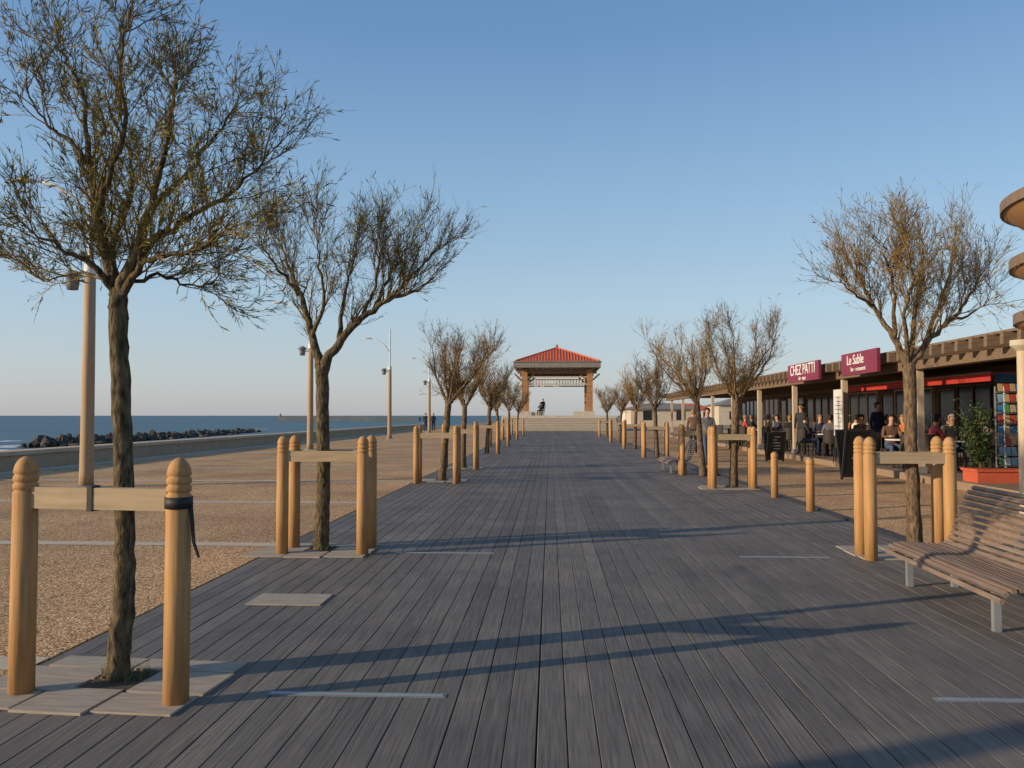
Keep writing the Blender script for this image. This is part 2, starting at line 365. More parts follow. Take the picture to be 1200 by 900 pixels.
# ------------------------------------------------------------------ trees
def jit(rng,s): return Vector((rng.gauss(0,s),rng.gauss(0,s),rng.gauss(0,s)))
def smooth_path(pts,rads,rng,amp,sub=4,rv=.05):
    P=[];Q=[]
    n=len(pts)
    for i in range(n-1):
        p0=pts[max(i-1,0)];p1=pts[i];p2=pts[i+1];p3=pts[min(i+2,n-1)]
        for k in range(sub):
            t=k/sub
            v=.5*((2*p1)+(p2-p0)*t+(2*p0-5*p1+4*p2-p3)*t*t+(-p0+3*p1-3*p2+p3)*t**3)
            if i+k>0: v=v+jit(rng,amp)
            P.append(v); Q.append((rads[i]*(1-t)+rads[i+1]*t)*rng.uniform(1-rv,1+rv))
    P.append(pts[-1]);Q.append(rads[-1])
    return P,Q
def make_tree(name,label,base,trunk,limbs,seed,bark,twig,leaf,d2=16,n3=9,n4=5,L2=.5,L3=.3,L4=.13,thick=1.0,leaves=1.0,tsides=9,up=.35,droop=0,leafsize=1.0,group=None,fan=.4,curl=.13):
    rng=random.Random(seed)
    root=empty(name,base,0,label,'tree',group)
    tb=MB(); cb=MB(); lb=MB()
    fork=trunk[-1][0]; rf=trunk[-1][1]
    below=trunk[-2][0].lerp(fork,.55)
    tdir=(fork-trunk[-2][0]).normalized()
    tr_=list(trunk)+[(fork+tdir*rf*1.2,rf*.62),(fork+tdir*rf*2.0,rf*.15)]
    tp,tr=smooth_path([p for p,_ in tr_],[r for _,r in tr_],rng,.0035,6,.04)
    tb.tube(tp,tr,tsides)
    def sub(p,d,L,r0,r1,segs,curl,sides):
        pts=[p];rad=[r0];q=p.copy();dd=d.normalized()
        for i in range(segs):
            dd=(dd+jit(rng,curl)+Vector((0,0,up*.22-droop*.2))).normalized()
            q=q+dd*(L/segs); pts.append(q); rad.append(r0+(r1-r0)*(i+1)/segs)
        return pts,rad
    def spray(pts,dens):
        dens=int(dens)+(1 if rng.random()<dens-int(dens) else 0)
        for k in range(dens):
            i=rng.randrange(len(pts)-1); p=pts[i].lerp(pts[i+1],rng.random())
            d=((pts[i+1]-pts[i]).normalized()+jit(rng,.45)).normalized()
            l=rng.uniform(.02,.055)*leafsize; s=d.orthogonal().normalized()
            s=(Matrix.Rotation(rng.random()*6.28,3,d)@s)*(l*.065)
            n=len(lb.v); lb.v+= [p-s*.6,p+s*.6,p+d*l*.6+s,p+d*l*.6-s,p+d*l]
            lb.f.append([n,n+1,n+2,n+4,n+3])
    for lp,r0,r1 in limbs:
        lp=list(lp)
        at_fork=(lp[0]-fork).length<.16
        k=len(lp); rr=[r0+(r1-r0)*(i/(k-1))**.75 for i in range(k)]
        if at_fork:
            lp=[below]+lp; rr=[min(r0*.95,rf*.8)]+rr; lp[1]=lp[1].lerp(fork,.5)
        P,Q=smooth_path(lp,rr,rng,.012*min(1.5,thick),5,.04)
        tb.tube(P,Q,max(6,tsides-3))
        skip=.22 if at_fork else .12
        LL=sum((P[i+1]-P[i]).length for i in range(len(P)-1))
        for c in range(max(4,int(LL*d2))):
            t=rng.uniform(skip,1.0)**.8; f=t*(len(P)-1); i=min(int(f),len(P)-2); p=P[i].lerp(P[i+1],f-i)
            tan=(P[i+1]-P[i]).normalized()
            out=(p-fork); out=out.normalized() if out.length>.05 else tan
            d=tan*.5+out*.55+jit(rng,fan)+Vector((0,0,up))
            p2,q2=sub(p,d,L2*rng.uniform(.5,1.3),max(.0045,Q[i]*.36),.0026*thick,6,curl,4)
            cb.tube(p2,q2,4,False)
            for e in range(n3):
                f2=rng.uniform(.15,1)*(len(p2)-1); i2=min(int(f2),len(p2)-2); pp=p2[i2].lerp(p2[i2+1],f2-i2)
                tt=(p2[i2+1]-p2[i2]).normalized()
                d3=tt*.9+jit(rng,.40)+Vector((0,0,up*.4-droop))
                p3,q3=sub(pp,d3,L3*rng.uniform(.5,1.3),.003*thick,.0016*thick,4,curl*.85,3)
                cb.tube(p3,q3,3,False)
                if leaves: spray(p3,2.5*leaves)
                for g in range(n4):
                    f3=rng.uniform(.1,1)*(len(p3)-1); i3=min(int(f3),len(p3)-2); p_=p3[i3].lerp(p3[i3+1],f3-i3)
                    t3=(p3[i3+1]-p3[i3]).normalized()
                    d4=t3*.9+jit(rng,.36)+Vector((0,0,up*.25-droop))
                    p4,q4=sub(p_,d4,L4*rng.uniform(.5,1.4),.0019*thick,.0011*thick,2,.1,3)
                    cb.tube(p4,q4,3,False)
                    if leaves: spray(p4,2.2*leaves)
    tb.build('trunk',bark,root,True)
    c=cb.build('crown',twig,root)
    if lb.f: lb.build('foliage',leaf,c)
    return root
def px_tree(name,label,Y,basepx,trunkpx,limbspx,seed,yspread,**kw):
    base=Vector((at(basepx[0],basepx[1],Y).x,Y,0))
    trunk=[(at(x,y,Y)-base,r) for x,y,r in trunkpx]
    trunk[0]=(Vector((trunk[0][0].x,0,-.02)),trunk[0][1])
    limbs=[]
    for pts,r0,r1,yd in limbspx:
        n=len(pts)
        limbs.append(([at(x,y,Y+yd*(i/(n-1))*yspread)-base for i,(x,y) in enumerate(pts)],r0,r1))
    return make_tree(name,label,base,trunk,limbs,seed,**kw)

TG='tamarisk trees along the promenade'
T1=px_tree('tamarisk_tree','large dark leaning-crowned tree nearest the camera on the left, inside the strapped post guard',4.72,(136,806),
 [(134,812,.078),(139,770,.064),(145,690,.058),(146,600,.055),(143,500,.053),(140,420,.052),(138,352,.052)],
 [([(139,352),(126,300),(112,245),(104,180),(96,110),(70,60)],.046,.005,.3),
  ([(139,352),(160,290),(178,235),(196,170),(205,95)],.042,.005,-.3),
  ([(143,345),(175,285),(220,258),(270,225),(310,185)],.036,.0045,.25),
  ([(136,345),(105,310),(70,290),(35,270)],.026,.004,-.4),
  ([(114,250),(130,200),(146,140),(140,70),(150,25)],.023,.004,-.5),
  ([(178,240),(215,210),(245,165),(275,125)],.023,.004,.5),
  ([(139,350),(130,290),(150,240),(150,180),(120,110)],.033,.0045,.9),
  ([(139,350),(165,310),(200,300),(235,290),(270,270)],.026,.004,-.9),
  ([(104,190),(75,160),(50,140),(30,100)],.018,.003,-.2),
  ([(136,340),(115,325),(85,320),(50,330)],.018,.003,.5),
  ([(143,340),(185,320),(220,335),(250,330)],.016,.003,.4)],
 11,.75,bark=BARKD,twig=TWIGD,leaf=LEAF,d2=13,n3=6,n4=5,L2=.35,L3=.25,L4=.13,leaves=1.7,up=.2,tsides=16,thick=.68,group=TG,curl=.17)
T2=px_tree('tamarisk_tree','second tree of the left row, its trunk splitting into two wide limbs',9.3,(376,644),
 [(376,646,.10),(377,620,.085),(379,560,.078),(378,500,.074),(377,436,.074)],
 [([(377,438),(366,395),(352,350),(340,315),(328,285)],.062,.008,.3),
  ([(378,438),(396,405),(425,372),(455,352),(485,342),(508,325)],.064,.008,-.2),
  ([(350,345),(330,320),(314,300),(304,284)],.028,.005,-.5),
  ([(398,402),(402,355),(412,318),(418,285)],.032,.005,.6),
  ([(440,360),(455,328),(470,300),(480,285)],.028,.005,.3),
  ([(366,395),(380,350),(374,305),(372,280)],.028,.005,-.7),
  ([(455,352),(478,328),(500,305),(512,290)],.025,.0045,-.4),
  ([(425,372),(440,335),(444,305),(440,280)],.025,.0045,-.7)],
 23,1.0,bark=BARKD,twig=TWIGD,leaf=LEAF,d2=10,n3=7,n4=5,L2=.44,L3=.34,L4=.18,leaves=.6,up=.36,thick=.88,leafsize=1.4,tsides=12,group=TG,fan=.42)
TR1=px_tree('tamarisk_tree','tallest tree of the right row, round sunlit crown above the slatted bench',9.3,(1071,640),
 [(1072,644,.092),(1071,610,.076),(1069,560,.07),(1067,500,.067),(1066,434,.068)],
 [([(1066,436),(1046,395),(1024,358),(1006,325),(990,298)],.046,.006,.3),
  ([(1066,436),(1086,400),(1112,376),(1134,350),(1150,322)],.046,.006,-.2),
  ([(1066,430),(1072,370),(1080,325),(1082,290)],.04,.006,.5),
  ([(1048,395),(1048,345),(1040,310),(1036,285)],.028,.005,-.6),
  ([(1085,400),(1104,350),(1114,315),(1122,288)],.028,.005,.6),
  ([(1024,358),(1002,345),(984,328)],.02,.004,-.4),
  ([(1112,376),(1138,368),(1156,354)],.02,.004,.2),
  ([(1066,428),(1060,370),(1068,325),(1062,285)],.03,.004,-.9)],
 37,1.0,bark=BARKM,twig=TWIG,leaf=LEAFB,d2=10,n3=7,n4=5,L2=.42,L3=.32,L4=.17,leaves=.7,up=.36,thick=.85,leafsize=1.3,tsides=12,group=TG,fan=.46)
def proto_tree(seed,label,base,thick,h=3.75,bark=BARKM,twig=TWIG,leaf=LEAFB,n3=6,n4=3,d2=8,lean=0.0):
    rng=random.Random(seed)
    fk=Vector((rng.uniform(-.08,.08)+lean*.4,0,1.7))
    trunk=[(Vector((0,0,-.02)),.10),(Vector((.02+lean*.1,.0,.8)),.076),(fk,.074)]
    limbs=[]
    for k in range(7):
        a=2*math.pi*k/7+rng.uniform(-.3,.3); s=rng.uniform(.5,.95)
        lv=Vector((lean,0,0))
        p1=fk+lv*.2+Vector((math.cos(a)*.3*s,math.sin(a)*.3*s,.38)); p2=fk+lv*.5+Vector((math.cos(a)*.7*s,math.sin(a)*.7*s,.8*rng.uniform(.9,1.2)))
        p3=fk+lv*.8+Vector((math.cos(a)*.98*s,math.sin(a)*.98*s,(h-2.3)*rng.uniform(.75,1.02)))
        limbs.append(([fk-Vector((0,0,.03)),p1,p2,p3],.04,.006))
    return make_tree('tamarisk_tree',label,base,trunk,limbs,seed,bark,twig,leaf,d2=d2,n3=n3,n4=n4,L2=.44,L3=.36,L4=.2,thick=thick,leaves=.35,up=.38,tsides=8,leafsize=1.8,group=TG,fan=.46)
LX=-2.52; RX=3.78
PT1=proto_tree(51,'third tree of the left row, bushy crown overlapping the fourth',(LX,19.3,0),1.15,bark=BARKM,lean=.45)
PT2=proto_tree(52,'nearer of the two overlapping bare trees behind the second right guard',(RX+.05,17.7,0),1.15)
PT3=proto_tree(53,'fifth tree of the left row, in front of the bandstand steps',(LX,33,0),1.9,n3=5,n4=3,d2=7,lean=.2)
farL=[(24.0,'fourth tree of the left row, just beyond the bushy third tree',PT2,1.0),(41,'sixth tree of the left row, small against the sky',PT3,.98),(52,'seventh tree of the left row, last but one before the bandstand',PT3,1.0),(64,'eighth and farthest tree of the left row, beside the bandstand steps',PT3,.95)]
for i,(y,l,p,s) in enumerate(farL): dup(p,(LX-.02*i,y,0),1.1+i*1.7,l,(s,s,s))
farR=[(20.9,'farther of the two overlapping bare trees behind the second right guard',PT1,1.03),(30,'fourth tree of the right row, small round brown crown',PT3,.98),(38,'fifth tree of the right row, between the cafes and the deck',PT3,1.0),(46.5,'sixth tree of the right row, thin brown crown',PT3,.93),(57,'seventh and farthest tree of the right row, near the bandstand steps',PT3,.95)]
for i,(y,l,p,s) in enumerate(farR): dup(p,(RX+.02*i,y,0),2.6+i*1.3,l,(s,s,s))

# ------------------------------------------------------------------ tree guards
PROF=[(.0,-.02),(.065,-.02),(.065,.5),(.063,1.085),(.056,1.091),(.056,1.099),(.063,1.105),(.063,1.128),(.056,1.134),(.056,1.142),(.063,1.148),(.063,1.170),(.056,1.176),(.056,1.184),(.062,1.19),(.060,1.212),(.052,1.238),(.037,1.262),(.018,1.276),(.0,1.28)]
GG='round wooden post guards around the trees'
def make_guard(label,loc,rz,wd,dp,four=True,strap=False):
    g=empty('tree_guard',loc,rz,label,'tree guard',GG)
    ys=(-dp/2,dp/2) if four else (0,)
    for x in (-wd/2,wd/2):
        for y in ys:
            p=MB().lathe(PROF,(0,0,0),24).build('post',POST,g,True,loc=(x,y,0)); p.rotation_euler=(0,0,(x*7+y*3)%6)
    for y in ys[:1]:
        MB().b6(-wd/2+.055,wd/2-.055,y-.028,y+.028,1.0,1.115).build('rail',RAIL,g)
    if four:
        MB().b6(-wd/2+.055,wd/2-.055,dp/2-.028,dp/2+.028,1.003,1.112).build('rail',RAIL,g)
    if strap:
        MB().lathe([(.067,1.015),(.071,1.015),(.071,1.075),(.067,1.075)],(wd/2,0,0),20).build('strap',STRAP,g,True)
        s=MB(); pts=[Vector((wd/2+.07,0,1.03)),Vector((wd/2+.085,-.01,.95)),Vector((wd/2+.095,-.01,.84)),Vector((wd/2+.12,-.0,.76))]
        s.tube(pts,[.011,.011,.009,.007],5); s.build('loose_strap_end',STRAP,g)
        MB().b6(-.06,-.03,-.034,.034,.99,1.125).build('tie_band',STRAP,g)
    return g
pA=G(25,813); pB=G(206,825)
c=(pA+pB)/2; d=pB-pA
g1=make_guard('nearest pair of wooden posts at left joined by a pale rail with black strap',(c.x,c.y,0),math.atan2(d.y,d.x),d.length,.3,False,True)
g2=make_guard('four-post guard of the second left tree, beside the pale ground slab',(-2.47,9.17,0),0,.88,.42)
lab_l=[(18.5,'guard of the third left tree, rail in front of a dark trunk'),(23.3,'guard of the fourth left tree, just behind the third'),(33,'guard of the fifth left tree, far along the deck'),(41,'guard of the sixth left tree, far along the deck'),(52,'guard of the seventh left tree, small in the distance'),(64,'farthest guard of the left row near the bandstand steps')]
for y,l in lab_l: dup(g2,(LX,y,0),0,l)
pA=G(1021,656); pB=G(1113,656)
g3=make_guard('four-post guard of the tall right tree, at the end of the slatted bench',((pA.x+pB.x)/2,pA.y+.14,0),0,pB.x-pA.x,.28)
lab_r=[(17.4,'guard of the second right tree, beside the far bench'),(21.4,'guard of the third right tree, just behind the far bench'),(30,'guard of the fourth right tree, by the cafes'),(38,'guard of the fifth right tree, by the cafes far along'),(46.5,'guard of the sixth right tree, small in the distance'),(57,'farthest guard of the right row near the bandstand steps')]
for y,l in lab_r: dup(g3,(RX-.04,y,0),0,l)
BP=[(.0,-.02),(.065,-.02),(.065,.70),(.057,.708),(.057,.722),(.065,.732),(.063,.79),(.045,.82),(.0,.835)]
for i,(px,py,l) in enumerate(((950,599,'nearer of the two short wooden bollards on the right deck edge'),(908,583,'farther of the two short wooden bollards on the right deck edge'))):
    p=G(px,py); bo=empty('bollard',(p.x,p.y,0),0,l,'bollard','short bollards on the deck edge')
    MB().lathe(BP[:3],(0,0,0),18).build('shaft',POST,bo,True); MB().lathe(BP[2:],(0,0,0),18).build('cap',POST,bo,True)
PG='pale board frames around the tree pits'
def pit(label,loc,rz=0):
    t=empty('tree_pit_frame',loc,rz,label,'tree pit frame',PG)
    MB().b6(-.15,.15,-.13,.20,.002,.006).build('soil',SOIL,t)
    for (x0,x1,y0,y1,h_) in ((-.72,-.29,-.47,-.20,.012),(-.27,.13,-.50,-.135,.014),(.145,.58,-.46,-.17,.011),(-.70,-.16,-.185,.03,.012),(-.66,-.155,.04,.23,.010),(.155,.60,-.155,.215,.013),(-.58,-.05,.24,.44,.011),(-.035,.58,.225,.43,.012)):
        rot=Matrix.Rotation(R((x0*37+y0*51)%2.4-1.2),3,'Z')
        MB().box(((x0+x1)/2,(y0+y1)/2,h_/2),(x1-x0-.006,y1-y0-.006,h_),rot).build('board',PITB,t)
    m=MB(); rr=random.Random(int(loc[1]*10))
    for k in range(110):
        a=rr.random()*6.28; r=rr.uniform(.06,.13); p=Vector((.0+math.cos(a)*r,.10+math.sin(a)*r,.006)); l=rr.uniform(.03,.09)
        dd=Vector((rr.gauss(0,.4),rr.gauss(0,.4),1)).normalized()*l; s=Vector((math.cos(a+1),math.sin(a+1),0))*.005
        m.poly([p-s,p+s,p+dd])
    m.build('weeds',GRASS,t)['kind']='stuff'
    return t
pp=pit('pale board frame around the nearest left tree pit',(-2.44,4.62,0),R(-4))
dup(pp,(-2.56,9.22,0),0,'pale board frame around the second left tree pit')
dup(pp,(3.84,9.3,0),R(180),'pale board frame around the tall right tree pit')
for y,l in ((19.2,'pale board frame around the third left tree pit'),(23.9,'pale board frame around the fourth left tree pit')): dup(pp,(LX,y,0),0,l)
dup(pp,(RX,17.6,0),0,'pale board frame around the second right tree pit')
p=G(340,703)
t=empty('ground_slab',(p.x,p.y,0),0,'pale wooden hatch slab set in the deck between the first two left trees','hatch')
MB().b6(-.30,.30,-.2,-.001,0,.008).build('board',PITB,t); MB().b6(-.30,.30,.001,.2,0,.008).build('board',PITB,t)
SG='flush metal strips in the deck'
for (xa,xb,y,l) in ((313,523,814,'metal light strip in the deck right of the nearest left tree'),(1098,1262,821,'metal light strip at the lower right corner of the deck'),(462,580,648,'metal light strip beside the second left tree guard'),(868,972,653,'metal light strip left of the tall right tree')):
    p=G((xa+xb)/2,y); q=G(xa,y); r=G(xb,y); L_=(r-q).length
    st=empty('light_strip',(p.x,p.y,0),0,l,'light strip',SG)
    MB().b6(-L_/2,L_/2,-.032,.032,-.001,.003).build('frame',STRIPM,st)
    MB().b6(-L_/2+.015,L_/2-.015,-.018,.018,.003,.005).build('diffuser',FROST,st)

# ------------------------------------------------------------------ street lamps
def make_lamp(label,loc):
    t=empty('street_lamp',loc,0,label,'street lamp','wooden mast lamps along the promenade')
    MB().lathe([(.0,0),(.15,0),(.14,.3),(.125,2.5),(.11,4.55),(.0,4.6)],seg=16).build('mast',MASTW,t,True)
    MB().lathe([(.0,-.01),(.24,-.01),(.24,.03),(.18,.05)],seg=16).build('base_plate',STEEL,t)
    MB().lathe([(.12,4.48),(.12,4.68),(.055,4.72),(.045,7.1),(.0,7.12)],seg=12).build('upper_pole',WHITEP,t,True)
    m=MB(); m.tube([Vector((0,0,5.6)),Vector((-.35,0,6.1)),Vector((-.8,0,6.4)),Vector((-1.3,0,6.52))],[.032,.028,.026,.022],8)
    m.build('arm',WHITEP,t,True)
    h=MB(); h.lathe([(.0,.05),(.1,.04),(.2,0),(.2,-.03),(.0,-.05)],(-1.48,0,6.52),14,1.4,.7); h.build('lamp_head',WHITEP,t,True)
    m=MB(); m.tube([Vector((-.1,0,4.35)),Vector((-.38,0,4.35))],[.025,.025],6); m.build('bracket',STEEL,t)
    l=MB(); l.lathe([(.0,4.16),(.11,4.16),(.13,4.3),(.13,4.42),(.21,4.44),(.21,4.47),(.08,4.56),(.0,4.58)],(-.38,0,0),14); l.build('lantern',GREYP,t,True)
    return t
lp=make_lamp('wooden mast lamp nearest the camera, seen behind the big left tree',G(101,571))
for px,y,l in ((363.5,36.3,'wooden mast lamp just left of the second left trunk'),(456.5,53.5,'wooden mast lamp standing clear between the second and third left trees'),(503,72,'farthest mast lamp beside the third left tree')):
    dup(lp,(at(px,500,y).x,y,0),0,l)
dup(lp,(-10.15,-1.1,0),0,'wooden mast lamp behind the camera whose shadow crosses the deck')

# ------------------------------------------------------------------ benches
def make_bench(label,loc,rz,L_,inset=.3):
    t=empty('slatted_bench',loc,rz,label,'bench','slatted benches on the deck edge')
    prof=[(-.02,.255),(-.008,.295),(.035,.328),(.12,.34),(.23,.336),(.34,.326),(.43,.325),(.50,.35),(.55,.41),(.585,.49),(.615,.58),(.645,.67),(.68,.75),(.72,.82),(.78,.865)]
    P=[Vector((x,0,z)) for x,z in prof]
    S=[0]
    for i in range(len(P)-1): S.append(S[-1]+(P[i+1]-P[i]).length)
    def ev(s):
        s=max(0,min(S[-1]-1e-6,s))
        for i in range(len(P)-1):
            if s<=S[i+1]:
                return P[i].lerp(P[i+1],(s-S[i])/(S[i+1]-S[i])), (P[i+1]-P[i]).normalized()
    pitch=.056; n=int(S[-1]/pitch)
    seatm=MB(); backm=MB()
    for k in range(n+1):
        p,tn=ev(k*pitch+.01); ang=math.atan2(tn.z,tn.x)
        (seatm if p.x<.52 else backm).box(p,(.034,L_,.028),Matrix.Rotation(-ang,3,'Y'))
    seatm.build('seat',SLAT,t); backm.build('backrest',SLAT,t)
    for y in (-L_/2+inset,L_/2-inset):
        r=MB(); pts=[]
        for k in range(24):
            p,tn=ev(S[-1]*k/23.); nn=Vector((-tn.z,0,tn.x)); pts.append((p-nn*.017,p-nn*.055))
        for k in range(23):
            a,b_=pts[k]; c_,d_=pts[k+1]
            q=[a+Vector((0,-.015,0)),c_+Vector((0,-.015,0)),d_+Vector((0,-.015,0)),b_+Vector((0,-.015,0))]
            q2=[v+Vector((0,.03,0)) for v in q]
            n0=len(r.v); r.v+=q+q2
            for f in ((0,1,2,3),(7,6,5,4),(0,4,5,1),(3,2,6,7)): r.f.append([n0+i for i in f])
        r.build('support_rib',STEEL,t)
        MB().b6(.05,.10,y-.022,y+.022,.0,.28).build('leg',STEEL,t)
        MB().b6(.43,.48,y-.022,y+.022,.0,.268).build('leg',STEEL,t)
    return t
p1=G(1168,740); p2=G(1066,687); dv=p2-p1; rzb=-math.atan2(dv.x,dv.y)
mid=(p1+p2)/2; off=Matrix.Rotation(rzb,3,'Z')@Vector((-.075,0,0))
bn=make_bench('curved brown slatted bench at the right edge, nearest the camera',(mid.x+off.x,mid.y+off.y,0),rzb,dv.length+.56,.28)
dup(bn,(3.05,22.6,0),0,'small distant slatted bench beside the second right tree guard')

# ------------------------------------------------------------------ bandstand
BX,BY=.68,87.5
bs=empty('bandstand',(BX,BY,0),0,'open bandstand with red tiled roof on steps at the end of the deck','bandstand')
MB().b6(-5.6,6.0,-4.2,6,-.1,1.5).build('platform',STONE,bs)
for k in range(6):
    st=MB().b6(-5.4,5.8,-4.2-.5*(6-k),-4.203,-.05+1.5*k/7+.052,1.5*(k+1)/7-.07).build('step',RISER_SHADE,bs)
    MB().b6(-5.42,5.82,-4.24-.5*(6-k),-4.202,1.5*(k+1)/7-.069,1.5*(k+1)/7).build('tread',STONE,st)
for sx in (-1,1):
    for sy in (-1,1):
        m=MB()
        for z in [1.95+.62*i for i in range(7)]:
            m.b6(-.29,.29,-.29,.29,z,z+.54); m.b6(-.26,.26,-.26,.26,z+.54,z+.62)
        cobj=m.build('column',BRICK,bs,loc=(sx*3.3,sy*3.2,0))
        q=MB(); q.b6(-.46,.46,-.46,.46,1.5,1.94); q.build('plinth',STONE,cobj)
        for a_ in (-1,1):
            q=MB(); q.tube([Vector((a_*.3,0,5.1)),Vector((a_*1.0,0,5.72))],[.08,.08],6); q.build('brace',FRAME,cobj)
for sy in (-1,1):
    m=MB()
    m.b6(-2.99,2.99,sy*3.2-.06,sy*3.2+.06,4.62,4.75); m.b6(-2.99,2.99,sy*3.2-.06,sy*3.2+.06,5.35,5.47)
    for k in range(19): m.b6(-2.8+k*.31-.035,-2.8+k*.31+.035,sy*3.2-.04,sy*3.2+.04,4.75,5.35)
    m.build('lattice',TANP,bs)
    MB().b6(-4.0,4.0,sy*3.2-.2,sy*3.2+.2,5.75,6.15).build('beam',FRAME,bs)
for sx in (-1,1):
    m=MB(); m.b6(sx*3.3-.06,sx*3.3+.06,-2.8,2.8,4.62,4.75); m.b6(sx*3.3-.06,sx*3.3+.06,-2.8,2.8,5.35,5.47)
    for k in range(18): m.b6(sx*3.3-.04,sx*3.3+.04,-2.7+k*.31-.035,-2.7+k*.31+.035,4.75,5.35)
    m.build('lattice',TANP,bs)
    m=MB(); m.b6(sx*3.3-.2,sx*3.3+.2,-2.98,2.98,5.75,6.15); m.build('beam',FRAME,bs)
m=MB()
for k in range(15): m.b6(-4.1+k*.585-.06,-4.1+k*.585+.06,-4.1,4.1,6.155,6.3)
m.build('rafters',FRAME,bs)
MB().b6(-4.35,4.35,-4.35,4.35,6.31,6.86).build('fascia',FASC,bs)
MB().b6(-4.45,4.45,-4.45,4.45,6.861,6.94).build('cornice',FASC,bs)
m=MB(); e=4.2; zt=8.65; zr=6.94
cs=[Vector((-e,-e,zr)),Vector((e,-e,zr)),Vector((e,e,zr)),Vector((-e,e,zr))]; ap=Vector((0,0,zt))
for i in range(4):
    m.poly([cs[i],cs[(i+1)%4],ap])
    for k in range(1,28):
        f=k/28.; p=cs[i].lerp(cs[(i+1)%4],f); mid=(cs[i]+cs[(i+1)%4])/2
        t_=1-abs(2*f-1); q=p+(ap-mid)*t_*.98
        m.tube([p+Vector((0,0,.01)),q+Vector((0,0,.01))],[.045,.04],5)
    m.tube([cs[i]+Vector((0,0,.04)),ap],[.1,.08],6)
rf=m.build('roof',ROOFT,bs)
MB().lathe([(.0,8.55),(.2,8.58),(.12,8.75),(.16,8.85),(.05,8.95),(.0,9.15)]).build('finial',BRICK,rf)
for (x0,x1) in ((-2.6,-1.3),(1.6,2.7)):
    MB().b6(x0,x1,-3.4,-3.1,1.5,1.9).build('low_seat_wall',STONE,bs)

# ------------------------------------------------------------------ cafes
FX=8.5
b=MB(); b.b6(8.3,14,14.8,62,-.02,.16); struct('cafe_terrace',b,TERR)
TZ=.16
cn=empty('cafe_canopy',(FX,0,0),0,'long weathered timber canopy on pale posts over the cafe terraces at right','canopy')
y=15.0
while y<62:
    p=MB().b6(.1,.25,y-.075,y+.075,TZ,2.58).build('post',TANP,cn)
    MB().b6(.07,.28,y-.105,y+.105,TZ,TZ+.15).build('post_base',GREYP,p)
    y+=5
MB().b6(.02,.32,14.6,61.9,2.58,2.78).build('front_beam',CANW,cn)
MB().b6(4.9,5.1,14.6,61.9,2.58,2.78).build('rear_beam',CANW,cn)
y=14.7; rt=None
while y<61.9:
    if rt is None:
        rt=MB().b6(-.42,5.4,-.06,.06,2.782,3.0).build('rafter',CANW,cn,loc=(0,y,0))
    else:
        q=rt.copy(); COL.objects.link(q); q.location=(0,y,0)
    y+=.56
MB().b6(-.3,5.5,14.6,61.9,3.002,3.05).build('roof_sheet',CANW,cn)
cb=empty('cafe_building',(13.6,0,0),0,'long low cafe building with dark shop windows behind the timber canopy','building')
MB().b6(.02,6,14.8,62,-.05,3.3).build('wall',FACADE,cb)
y=15.2; rng=random.Random(3)
while y<60:
    w_=MB().b6(-.06,.018,y,y+3.1,.5,2.45).build('window',GLASS,cb)
    f=MB()
    for a_ in (y-.06,y+1.0,y+2.06,y+3.1): f.b6(-.1,.015,a_,a_+.06,.44,2.51)
    f.b6(-.095,.014,y,y+3.1,.44,.5); f.b6(-.095,.014,y,y+3.1,2.45,2.51); f.build('frame',FRAME if rng.random()<.5 else TANP,w_)
    dr=MB().b6(-.05,.018,y+3.35,y+4.45,.16,2.35).build('door',GLASS,cb)
    f=MB(); f.b6(-.09,.014,y+3.29,y+3.35,.16,2.41); f.b6(-.09,.014,y+4.45,y+4.51,.16,2.41); f.b6(-.09,.014,y+3.35,y+4.45,2.35,2.41); f.build('frame',FRAME,dr)
    y+=5.0
for i,(y0,y1,l) in enumerate(((18.2,22.0,'nearer red awning valance hanging under the canopy'),(22.4,27.0,'farther red awning valance hanging under the canopy'))):
    t=empty('awning',(FX+.9,(y0+y1)/2,0),0,l,'awning','red awnings under the canopy')
    hw=(y1-y0)/2
    MB().poly([(0,-hw,2.42),(0,hw,2.42),(2.4,hw,2.56),(2.4,-hw,2.56)]).build('fabric',REDA,t)
    MB().b6(-.012,-.004,-hw,hw,2.24,2.42).build('valance',REDA,t)
    m=MB(); m.tube([Vector((0,-hw,2.43)),Vector((0,hw,2.43))],[.02,.02],8); m.build('front_bar',GREYP,t)
def text_mesh(txt,size):
    cu=bpy.data.curves.new('txt','FONT'); cu.body=txt; cu.size=size; cu.align_x='CENTER'; cu.align_y='CENTER'; cu.extrude=.006
    ob=bpy.data.objects.new('txt',cu); COL.objects.link(ob)
    dg=bpy.context.evaluated_depsgraph_get(); dg.update()
    me=bpy.data.meshes.new_from_object(ob.evaluated_get(dg)); bpy.data.objects.remove(ob)
    return me
SX=7.98
def sign(label,ya,yb,z0,z1,lines):
    t=empty('shop_sign',(SX,(ya+yb)/2,z0),0,label,'sign','magenta signs on the canopy edge')
    hw=(yb-ya)/2
    MB().b6(-.04,.04,-hw,hw,0,z1-z0).build('panel',SIGN,t)
    for yy in (-hw*.7,hw*.7):
        m=MB(); m.tube([Vector((.041,yy,2.9-z0)),Vector((.12,yy,2.9-z0))],[.025,.025],6); m.build('bracket',DARKM,t)
    for txt,size,zz,yy in lines:
        me=text_mesh(txt,size); me.materials.clear(); me.materials.append(LETTER)
        o=bpy.data.objects.new('lettering',me); COL.objects.link(o); o.parent=t
        o.rotation_euler=Matrix(((0,0,-1),(-1,0,0),(0,1,0))).to_euler(); o.location=(-.05,yy,zz)
a_=atx(961,446,SX); c_=atx(925,449,SX); d_=atx(925,430,SX)
sign('magenta shop sign with large white lettering CHEZ PATTI, the farther of the two',a_.y,c_.y,c_.z,d_.z+.03,[('CHEZ PATTI',.47,.36,0),('bar - tapas',.17,.10,0)])
